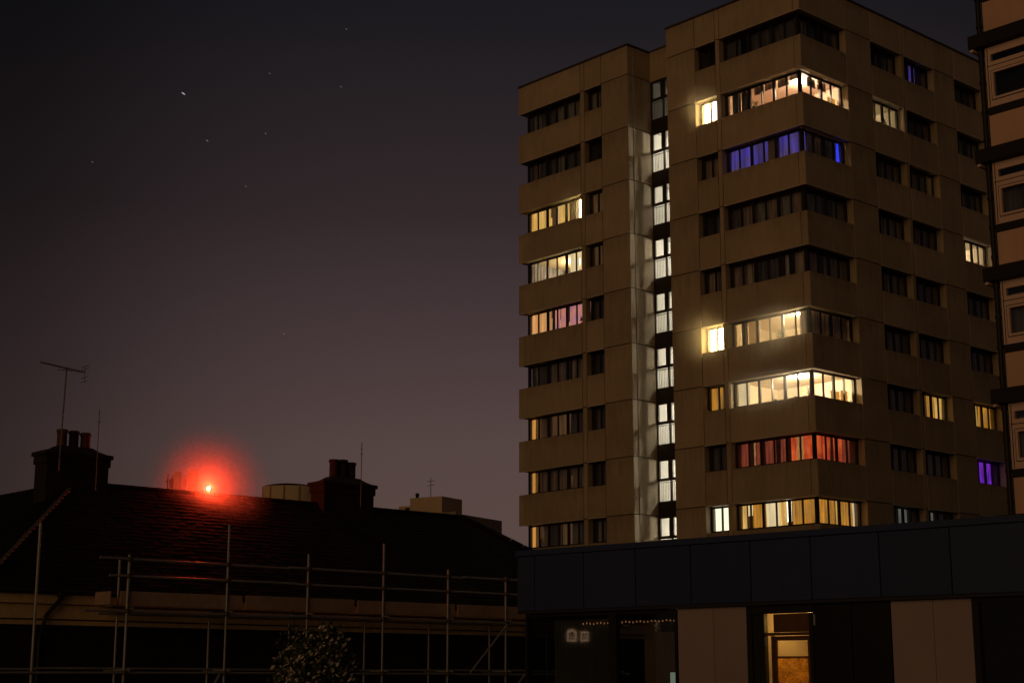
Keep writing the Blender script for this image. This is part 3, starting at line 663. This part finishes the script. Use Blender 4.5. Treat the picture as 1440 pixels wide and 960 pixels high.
gt = MB(); gt.tube((EX0 - .06, -.06, 3.66), (EX1, -.06, 3.66), .055, n=8); gt.build('gutter', M['blackmetal'], HO)
gt = MB(); gt.tube((EX0 - .06, -.05, 3.66), (EX0 - .06, 26, 3.66), .055, n=8); gt.build('gutter', M['blackmetal'], HO)
dp = MB(); pl = [(1.55, -.06, 3.63), (1.55, -.04, 3.50), (1.22, .02, 3.10), (1.18, .04, 2.9), (1.18, .22, 2.5), (1.18, .22, 0)]
for p, q in zip(pl, pl[1:]): dp.tube(p, q, .05, n=8)
dp.lathe((1.55, -.06, 3.50), [(.06, 0), (.11, .06), (.11, .14)], 10); dp.build('downpipe', M['blackmetal'], HO)
XRL, XRR = EX0 + YR, EX1 - YR
rfm = MB()
A_ = (EX0, 0, ZE); Bc = (EX1, 0, ZE); C_ = (XRR, YR, ZR); D_ = (XRL, YR, ZR)
rfm.quad(A_, Bc, C_, D_); rfm.quad(Bc, (EX1, 2 * YR, ZE), C_); rfm.quad((EX1, 2 * YR, ZE), (EX0 + 2 * YR, 2 * YR, ZE), D_, C_)
rfm.quad((EX0, 26, ZE), A_, D_, (XRL, 26, ZR)); rfm.quad((EX0 + 2 * YR, 2 * YR, ZE), (EX0 + 2 * YR, 26, ZE), (XRL, 26, ZR), D_); rfm.quad((EX0, 26, ZE), (XRL, 26, ZR), (EX0 + 2 * YR, 26, ZE))
roof = rfm.build('roof', M['slate'], HO)
# slates: overlapping courses on the two faces in view
sl = MB(); slope = (ZR - ZE) / YR; nrm = Vector((0, -slope, 1)).normalized(); cz = .2 / math.sqrt(1 + slope * slope)
def slates(face):
    r = 0; y = -.08
    while y < YR - .05:
        lo_ = EX0 + max(y, 0) if face == 'F' else max(y, 0); hi_ = EX1 - max(y, 0) if face == 'F' else 18
        x = lo_ + (.15 if r % 2 else 0) - .3
        while x < hi_:
            a, b = max(x, lo_) + .004, min(x + .3, hi_) - .004
            if b - a > .05:
                t = .008 + random.random() * .022; jy = random.uniform(-.022, .022); y2 = min(y + cz * 1.15, YR)
                P = lambda u, v, h: ((u, v, ZE + slope * v + h) if face == 'F' else (EX0 + v, u, ZE + slope * v + h))
                vs = [P(a, y + jy, .010 + t), P(b, y + jy + random.uniform(-.008, .008), .010 + t), P(b, y2, .006), P(a, y2, .006), P(a, y + jy, .002), P(b, y + jy, .002)]
                fs = [(0, 1, 2, 3), (4, 5, 1, 0), (0, 3, 4), (5, 2, 1)]
                vs = [(a_[0], a_[1], a_[2] + (random.uniform(-.004, .01) if random.random() < .25 else 0)) for a_ in vs]; sl.add(vs, fs if face == 'F' else [f[::-1] for f in fs])
            x += .3
        y += cz; r += 1
slates('F'); slates('L')
tag(sl.build('slates', M['slate'], roof), kind='stuff')
def ridge_tiles(p, q, n, mat, r=.085):
    p, q = Vector(p), Vector(q)
    for i in range(n):
        a, b = p.lerp(q, (i + .02) / n), p.lerp(q, (i + .98) / n); m = MB(); m.tube(a, b, r, r * .93, 8); m.build('ridge_tile', M[mat], roof)
ridge_tiles((XRL, YR, ZR + .02), (XRR, YR, ZR + .02), 34, 'slate'); ridge_tiles((XRL, YR, ZR + .02), (XRL, 16, ZR + .02), 26, 'slate')
ridge_tiles((EX0, 0, ZE + .03), (XRL, YR, ZR + .03), 16, 'lead', .06); ridge_tiles((XRR, YR, ZR + .03), (EX1, 0, ZE + .03), 16, 'slate')
def chimney(x0, x1, zt, pots, zpot):
    y0, y1 = YR - .42, YR + .42; zb = ZR - .6; m = MB(); cx = (x0 + x1) / 2
    m.box((x0 + .06, y0 + .06, zb), (x1 - .06, y1 - .06, zt - .35)); m.box((x0 + .02, y0 + .02, zt - .34), (x1 - .02, y1 - .02, zt - .12)); m.box((x0 - .03, y0 - .03, zt - .115), (x1 + .03, y1 + .03, zt))
    st = m.build('chimney', M['brickdark'], roof)
    m = MB(); pr = [(0.0, 0.0), (.16, .025), (.34, .09), (.52, .20)]; half = (x1 - x0) / 2
    rows = []
    for ins, h in pr: rows.append([(x0 - .02 + ins, y0 - .02 + ins * .5, zt + h), (x1 + .02 - ins, y0 - .02 + ins * .5, zt + h), (x1 + .02 - ins, y1 + .02 - ins * .5, zt + h), (x0 - .02 + ins, y1 + .02 - ins * .5, zt + h)])
    vs = [p for rr in rows for p in rr]
    m.add(vs, [(j * 4 + i, j * 4 + (i + 1) % 4, j * 4 + 4 + (i + 1) % 4, j * 4 + 4 + i) for j in range(3) for i in range(4)] + [(12, 13, 14, 15)]); m.build('flaunching', M['brickdark'], st)
    for x, r, mm, hh in pots:
        m = MB(); m.lathe((x, YR, zt + .12), [(r, 0), (r * 1.02, .06), (r * .9, .10), (r * .88, hh - .10), (r * 1.05, hh - .08), (r * 1.05, hh - .03), (r * .95, hh), (r * .75, hh), (r * .7, hh - .2)], 16); m.build('chimney_pot', M[mm], st)
chimney(3.02, 5.02, 7.78, [(3.66, .155, 'pot', .55), (4.02, .15, 'potdark', .54), (4.38, .155, 'pot', .52)], 8.4)
chimney(12.40, 14.48, 7.70, [(13.08, .17, 'potdark', .64), (13.42, .165, 'potdark', .66), (13.76, .16, 'potdark', .60)], 8.4)

# aerials
def aerial(loc_local, rz, parts, label):
    c = Matrix.Rotation(R_(42.3), 4, 'Z'); p = Vector((-12.2245, 38.0, 0)) + c @ Vector(loc_local)
    e = empty('tv_aerial', p, 42.3 + rz); tag(e, label, 'aerial', 'television aerials on the chimneys'); 
    for nm, tubes in parts:
        for grp in tubes:
            m = MB(); [m.tube(a, b, r, n=6) for a, b, r in grp]; m.build(nm, M['aerial'], e)
boom0, boom1 = Vector((-.72, 0, 2.42)), Vector((.62, 0, 2.30)); els_ = []
for i in range(11):
    c = boom0.lerp(boom1, i / 11); h = .09 + .008 * i; els_.append([(c + Vector((0, -h, 0)), c + Vector((0, h, 0)), .009), (c + Vector((0, 0, -.03)), c + Vector((0, 0, .03)), .012)])
aerial((3.36, YR - .52, 7.75), 0, [('mast', [[((0, 0, -.55), (.06, 0, 2.37), .022)]]), ('boom', [[(boom0, boom1, .012)], [((-.2, 0, 2.28), (.25, 0, 2.30), .010)]]), ('dipole', els_),
    ('reflector', [[(boom1 + Vector((0, -.22, z_)), boom1 + Vector((0, .22, z_)), .008)] for z_ in (-.26, -.14, .1, .18)] + [[(boom1 + Vector((0, 0, -.28)), boom1 + Vector((0, 0, .2)), .010)]]),
    ('clamp', [[((-.02, -.06, -.2), (.02, .12, -.2), .02)]])], 'tall yagi television aerial on a mast strapped to the left chimney')
aerial((4.50, YR - .52, 7.75), 0, [('mast', [[((0, 0, -1.0), (0, 0, 1.30), .012)]]), ('dipole', [[((-.06, 0, .95), (.06, 0, .95), .008)]])], 'short thin whip aerial beside the pots of the left chimney')
aerial((13.78, YR - .52, 7.7), 0, [('mast', [[((0, 0, -.75), (0, 0, 1.32), .014)]]), ('dipole', [[((-.07, 0, .95), (.07, 0, .95), .008)], [((-.05, 0, 1.12), (.05, 0, 1.12), .007)]])], 'thin aerial mast on the front of the right chimney with dark pots')

# red lamp on the ridge
c42 = Matrix.Rotation(R_(42.3), 4, 'Z')
def hw(x, y, z): return Vector((-12.2245, 38.0, 0)) + c42 @ Vector((x, y, z))
RL = empty('red_beacon', hw(8.47, YR, ZR + .09), 42.3); tag(RL, 'glowing red beacon lamp on the slate roof ridge', 'beacon')
m = MB(); m.lathe((0, 0, -.06), [(.09, 0), (.09, .05), (.05, .07), (.045, .13)], 14); m.build('base', M['blackmetal'], RL)
m = MB(); m.lathe((0, 0, .07), [(.045, 0), (.06, .02), (.06, .09), (.04, .12), (.01, .13)], 14); m.build('lens', M['redlamp'], RL)
ld = bpy.data.lights.new('beacon_light', 'POINT'); ld.energy = 290; ld.color = (1, .05, .014); ld.shadow_soft_size = .03
lo = bpy.data.objects.new('beacon_light', ld); COL.objects.link(lo); lo.parent = RL; lo.location = (-.05, -.08, .14)

# ================================================================ scaffold along the house front
SF = empty('scaffold', (-12.2245, 38.0, 0), 42.3); tag(SF, 'tube scaffold with guard rails and boards along the front of the corner house', 'scaffold')
YS, YI, TR = -1.0, -.30, .030
def tube(name, p, q, r=TR, mat='steel', bend=0.0):
    m = MB(); m.tube(p, q, r, n=8); return m.build(name, M[mat], SF)
stand = [(.44, 5.21), (2.83, 4.58), (5.67, 5.5), (8.19, 4.87), (10.75, 5.29), (13.11, 4.67), (15.36, 4.55), (17.8, 4.7), (20.2, 4.6)]
for x, t in stand: tube('standard', (x, YS, 0), (x, YS, t), .036 if x < 3 else .031)
for x in (2.95, 5.6, 8.1, 10.65, 12.98, 15.33, 17.7): tube('standard', (x, YI, 0), (x, YI, 4.5 if x < 3 else 3.26))
def ledger(z, x0, x1, y):
    L_ = [x0]; 
    while L_[-1] < x1 - .5: L_.append(min(x1, L_[-1] + 5.2 + random.random()))
    for i, (a, b) in enumerate(zip(L_, L_[1:])):
        dz = random.uniform(-.015, .015); tube('ledger', (a, y - .06, z + dz), (b + .0, y - .06, z + random.uniform(-.015, .015)))
ledger(4.47, 2.0, 20.6, YS); ledger(4.05, 2.28, 20.6, YS); ledger(3.21, 1.65, 20.6, YS); ledger(1.72, -4.5, 20.6, YS); ledger(3.17, 2.4, 20.6, YI); ledger(1.82, -4.5, 20.6, YI)
for x, t in stand[1:]:
    tube('transom', (x + .08, YS - .15, 3.27), (x + .08, YI + .45, 3.27)); tube('transom', (x + .08, YS - .15, 1.79), (x + .08, YI + .45, 1.79))
    for z in (4.47, 4.05, 3.21, 1.72):
        if z < t: cbox('coupler', (x - .055, YS - .11, z - .05), (x + .055, YS + .05, z + .06), M['coupler'], SF, .015)
tube('brace', (15.4, YS - .08, 3.2), (13.9, YS - .08, 1.75)); tube('brace', (16.1, YS - .08, 1.75), (14.6, YS - .08, .2)); tube('brace', (5.6, YS + .08, 1.7), (4.6, YS + .08, .1))
bx0 = 2.45
for i in range(5):
    x0 = bx0 + i * 3.62
    for j in range(3): cbox('board', (x0 + .02 * j, YS + .08 + j * .23, 3.305), (x0 + 3.58, YS + .08 + j * .23 + .215, 3.343), M['board'], SF, .006)
    cbox('toe_board', (x0 + .06 + .15, YS + .035, 3.36), (x0 + 3.62 + .10, YS + .072, 3.70 + random.uniform(-.012, .012)), M['toe'], SF, .006)
cbox('toe_board', (2.38, YS + .04, 3.36), (2.418, YI + .1, 3.68), M['toe'], SF, .006)

# ================================================================ rooftops far behind the house
def far(name, label, x, y, rz): return tag(empty(name, (x, y, 0), rz), label, 'building')
fb = far('far_building', 'distant pale building with a rounded ribbed plant drum above the slate roof', -17.6, 122, 0)
cbox('wall', (-9, 0, 0), (7, 12, 13.6), M['fargrey'], fb)
m = MB(); prof = []; n = 28
for i in range(n + 1):
    t = math.pi * (1 + i / n); prof.append((2.15 * math.cos(t), 1.4 * math.sin(t)))
vs = [(x, y + 2.2, z_) for z_ in (13.6, 16.35) for x, y in prof]
m.add(vs, [(i, i + 1, n + 2 + i, n + 1 + i) for i in range(n)]); m.add([(x, y + 2.2, 16.35 + .16 * (1 - (x / 2.15) ** 2)) for x, y in prof] + [(2.15, 4, 16.35), (-2.15, 4, 16.35)], [tuple(range(n + 3))])
m.quad((2.15, 2.2, 13.6), (2.15, 4, 13.6), (2.15, 4, 16.35), (2.15, 2.2, 16.35)); m.quad((-2.15, 4, 13.6), (-2.15, 2.2, 13.6), (-2.15, 2.2, 16.35), (-2.15, 4, 16.35))
dr = m.build('plant_drum', M['farcream'], fb)
for i in (3, 8, 13, 18, 23):
    x, y = prof[i]; cbox('rib', (x - .05, y + 2.12, 13.6), (x + .05, y + 2.24, 16.30), M['fargrey'], dr)
cbox('stair_head', (1.9, 1.6, 13.6), (2.62, 3.5, 16.05), M['farcream'], fb)
fb = far('far_building', 'distant rooftop with a square cream penthouse box right of the second chimney', -8.0, 132, -30)
cbox('wall', (-7.0, 1.2, 0), (3.6, 8, 14.95), M['fargrey'], fb); cbox('parapet', (-3.2, 0, 14.0), (3.9, .3, 15.05), M['fargrey'], fb)
ph = cbox('penthouse', (-1.2, .8, 14.0), (2.0, 4.0, 16.5), M['farcream'], fb); cbox('penthouse', (-2.6, 1.2, 14.0), (-1.2, 3.4, 15.9), M['farcream'], fb)
cbox('door', (-1.9, 1.13, 14.95), (-1.5, 1.19, 15.75), M['blackmetal'], fb)
m = MB(); m.lathe((-1.0, 1.6, 16.5), [(.14, 0), (.14, .3), (.2, .34), (.1, .5)], 10); m.build('vent', M['blackmetal'], fb)
m = MB(); m.tube((.1, 2, 16.5), (.1, 2, 18.3), .03, n=6); m.tube((-.3, 2, 17.6), (.5, 2, 17.7), .02, n=6); m.tube((-.25, 2, 18.0), (.45, 2, 18.0), .02, n=6); m.build('mast', M['aerial'], fb)
fb = far('far_building', 'distant rooftop with two pale flue boxes and antenna poles beside the red lamp', -23.6, 112, 0)
cbox('wall', (-6, 0, 0), (5, 9, 13.9), M['fargrey'], fb)
cbox('flue', (-.70, .6, 13.9), (-.25, 1.2, 16.1), M['farcream'], fb); cbox('flue', (.32, .6, 13.9), (.95, 1.3, 16.2), M['farcream'], fb)
for x, h in ((-1.16, 15.95), (-.85, 15.85), (.08, 15.9)):
    m = MB(); m.tube((x, .8, 13.9), (x, .8, h), .06, n=6); m.box((x - .14, .66, h - .9), (x + .14, .78, h - .25)) if x != -1.16 else None; m.tube((x - .2, .8, h - .5), (x + .2, .8, h - .5), .04, n=6); m.build('antenna_pole', M['blackmetal'], fb)

# ================================================================ villa across the street: only its lit windows show, mirrored in the shop glass
VI = empty('villa', (-65.04, 28.10, 0), 96.74); tag(VI, 'villa across the street whose lit arched window is mirrored in the shop glass', 'house')
cbox('wall', (-5, .12, 0), (5, 8, 7.0), M['fargrey'], VI)
def villa_window(x, z, w, h, arch):
    m = MB(); n = 12; o = [(x - w / 2, z), (x + w / 2, z), (x + w / 2, z + h)]; i_ = [(x - w * .3, z + h * .16), (x + w * .3, z + h * .16), (x + w * .3, z + h * .84)]
    if arch:
        for k in range(1, n): t = math.pi * k / n; o.append((x + w / 2 * math.cos(t), z + h + w * .36 * math.sin(t))); i_.append((x + w * .3 * math.cos(t), z + h * .84 + w * .2 * math.sin(t)))
    o.append((x - w / 2, z + h)); i_.append((x - w * .3, z + h * .84)); q = len(o)
    vs = [(a, .0, b) for a, b in o] + [(a, .0, b) for a, b in i_] + [(a, .119, b) for a, b in o]
    m.add(vs, [(k, (k + 1) % q, q + (k + 1) % q, q + k) for k in range(q)] + [(k, 2 * q + k, 2 * q + (k + 1) % q, (k + 1) % q) for k in range(q)])
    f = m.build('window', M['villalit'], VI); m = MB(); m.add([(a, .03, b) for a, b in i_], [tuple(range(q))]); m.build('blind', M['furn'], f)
    m = MB()
    for k in (-1, 1): m.box((x + k * w * .1 - .02, -.012, z + h * .16), (x + k * w * .1 + .02, .02, z + h * .84))
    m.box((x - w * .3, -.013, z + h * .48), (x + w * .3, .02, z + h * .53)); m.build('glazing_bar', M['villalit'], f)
villa_window(0.37, 3.91, .62, .55, True); villa_window(-0.45, 3.91, .50, .62, False)

# ================================================================ flowering shrub in front of the scaffold
TRR = empty('flowering_shrub', (-2.48, 20.0, 0)); tag(TRR, 'small flowering shrub with pale blossom in front of the scaffold', 'shrub')
m = MB(); br = []
m.tube((0, 0, 0), (.02, .01, .75), .045, .032, 10)
for i in range(16):
    a = i * 2.4; r = .18 + .34 * random.random(); z1 = 1.2 + random.random() * .95; p = Vector((.02, .01, .45 + .3 * random.random())); q = Vector((r * math.cos(a), r * math.sin(a), z1))
    mid = p.lerp(q, .5) + Vector((0, 0, .08)); m.tube(p, mid, .018, .012, 6); m.tube(mid, q, .012, .004, 6); br += [mid, q]
m.build('trunk', M['bark'], TRR)
def scatter(mat, name, n, size, shell):
    m = MB()
    for _ in range(n):
        while True:
            p = Vector((random.uniform(-1, 1), random.uniform(-1, 1), random.uniform(-1, 1)))
            if p.length < 1 and p.length > shell * random.random(): break
        lump = 1 + .13 * math.sin(5 * p.x + 2) * math.sin(6 * p.z) + .1 * math.sin(9 * p.y + 4 * p.z)
        c = Vector((p.x * .53 * lump, p.y * .5 * lump, 1.50 + p.z * .74 * lump)); 
        if math.sin(c.x * 17 + 1) * math.sin(c.z * 15) * math.sin(c.y * 13 + 2) > .38: continue
        s = size * random.uniform(.6, 1.3); u = Vector((random.gauss(0, 1), random.gauss(0, 1), random.gauss(0, 1))).normalized(); w = u.orthogonal().normalized(); b = u.cross(w)
        m.add([c - w * s, c - b * s * .5, c + w * s, c + b * s * .5 + u * s * .15], [(0, 1, 2), (0, 2, 3)])
    return tag(m.build(name, mat, TRR), kind='stuff')
scatter(M['leaf'], 'crown', 5200, .040, .35); scatter(M['leafpale'], 'leaves', 700, .030, .9); scatter(M['blossom'], 'blossom', 1700, .036, .93)
m = MB()
for a, h in ((2.4, 2.45), (2.0, 2.40), (1.2, 2.36)):
    m.tube((.3 * math.cos(a), 0, 1.9), (.36 * math.cos(a), 0, h), .006, .003, 5)
m.build('shoots', M['bark'], TRR)

# ================================================================ stars
SP = [(-303, 1371, 528), (-283, 1390, 489), (-225, 1377, 550), (-154, 1370, 591), (-230, 1396, 498), (-249, 1409, 451), (-215, 1450, 319), (-384, 1374, 463), (-160, 1390, 542)]
for i, p in enumerate(SP):
    m = MB(); r = .75 if i == 0 else (.52 if i == 1 else .36); d = Vector((2.0, 0, -1.4)) * (r / .95)
    P0 = Vector((0, 0, 0)); m.tube(-d, d, r * .3, r * .5, 8); m.lathe((0, 0, 0), [(.1 * r, -r), (.75 * r, -.6 * r), (r, 0), (.75 * r, .6 * r), (.1 * r, r)], 8)
    o = m.build('star', M['star' if i == 0 else 'starfaint'], None, p)
    tag(o, 'brightest star trail in the dark sky' if i == 0 else ('second brightest star, below and right of the brightest one' if i == 1 else 'faint star in the dark night sky'), 'star', 'stars in the night sky')

# ================================================================ added local volumes that imitate bloom round the beacon and the brightest windows
def steam_mat(name, dens):  # volume material of the added glow that imitates bloom, no real steam
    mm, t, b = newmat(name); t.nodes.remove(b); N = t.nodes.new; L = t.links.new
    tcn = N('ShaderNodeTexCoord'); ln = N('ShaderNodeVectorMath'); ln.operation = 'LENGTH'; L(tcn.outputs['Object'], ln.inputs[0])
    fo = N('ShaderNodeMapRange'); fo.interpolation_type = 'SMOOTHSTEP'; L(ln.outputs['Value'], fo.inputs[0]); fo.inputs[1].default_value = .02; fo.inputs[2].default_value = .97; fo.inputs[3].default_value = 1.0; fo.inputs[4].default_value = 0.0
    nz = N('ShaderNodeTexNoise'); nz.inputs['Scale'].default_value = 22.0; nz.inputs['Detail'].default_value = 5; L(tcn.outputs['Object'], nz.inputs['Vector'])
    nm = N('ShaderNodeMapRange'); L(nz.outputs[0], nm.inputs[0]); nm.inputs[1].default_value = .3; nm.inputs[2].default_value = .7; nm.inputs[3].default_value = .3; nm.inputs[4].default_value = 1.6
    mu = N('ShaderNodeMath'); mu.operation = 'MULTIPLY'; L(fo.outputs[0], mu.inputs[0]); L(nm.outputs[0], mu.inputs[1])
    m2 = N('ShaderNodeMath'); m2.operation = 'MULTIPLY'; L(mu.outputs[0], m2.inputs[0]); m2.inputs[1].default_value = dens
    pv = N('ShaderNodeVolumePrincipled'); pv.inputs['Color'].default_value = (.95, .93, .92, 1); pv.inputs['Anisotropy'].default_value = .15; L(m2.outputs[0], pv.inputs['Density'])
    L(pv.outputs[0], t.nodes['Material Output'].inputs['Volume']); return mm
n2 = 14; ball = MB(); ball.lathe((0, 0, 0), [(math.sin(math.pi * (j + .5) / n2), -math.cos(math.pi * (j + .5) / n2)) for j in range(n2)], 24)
def steam(loc, r, dens, label, rz=0.0):  # places an added glow volume that imitates bloom, no real steam
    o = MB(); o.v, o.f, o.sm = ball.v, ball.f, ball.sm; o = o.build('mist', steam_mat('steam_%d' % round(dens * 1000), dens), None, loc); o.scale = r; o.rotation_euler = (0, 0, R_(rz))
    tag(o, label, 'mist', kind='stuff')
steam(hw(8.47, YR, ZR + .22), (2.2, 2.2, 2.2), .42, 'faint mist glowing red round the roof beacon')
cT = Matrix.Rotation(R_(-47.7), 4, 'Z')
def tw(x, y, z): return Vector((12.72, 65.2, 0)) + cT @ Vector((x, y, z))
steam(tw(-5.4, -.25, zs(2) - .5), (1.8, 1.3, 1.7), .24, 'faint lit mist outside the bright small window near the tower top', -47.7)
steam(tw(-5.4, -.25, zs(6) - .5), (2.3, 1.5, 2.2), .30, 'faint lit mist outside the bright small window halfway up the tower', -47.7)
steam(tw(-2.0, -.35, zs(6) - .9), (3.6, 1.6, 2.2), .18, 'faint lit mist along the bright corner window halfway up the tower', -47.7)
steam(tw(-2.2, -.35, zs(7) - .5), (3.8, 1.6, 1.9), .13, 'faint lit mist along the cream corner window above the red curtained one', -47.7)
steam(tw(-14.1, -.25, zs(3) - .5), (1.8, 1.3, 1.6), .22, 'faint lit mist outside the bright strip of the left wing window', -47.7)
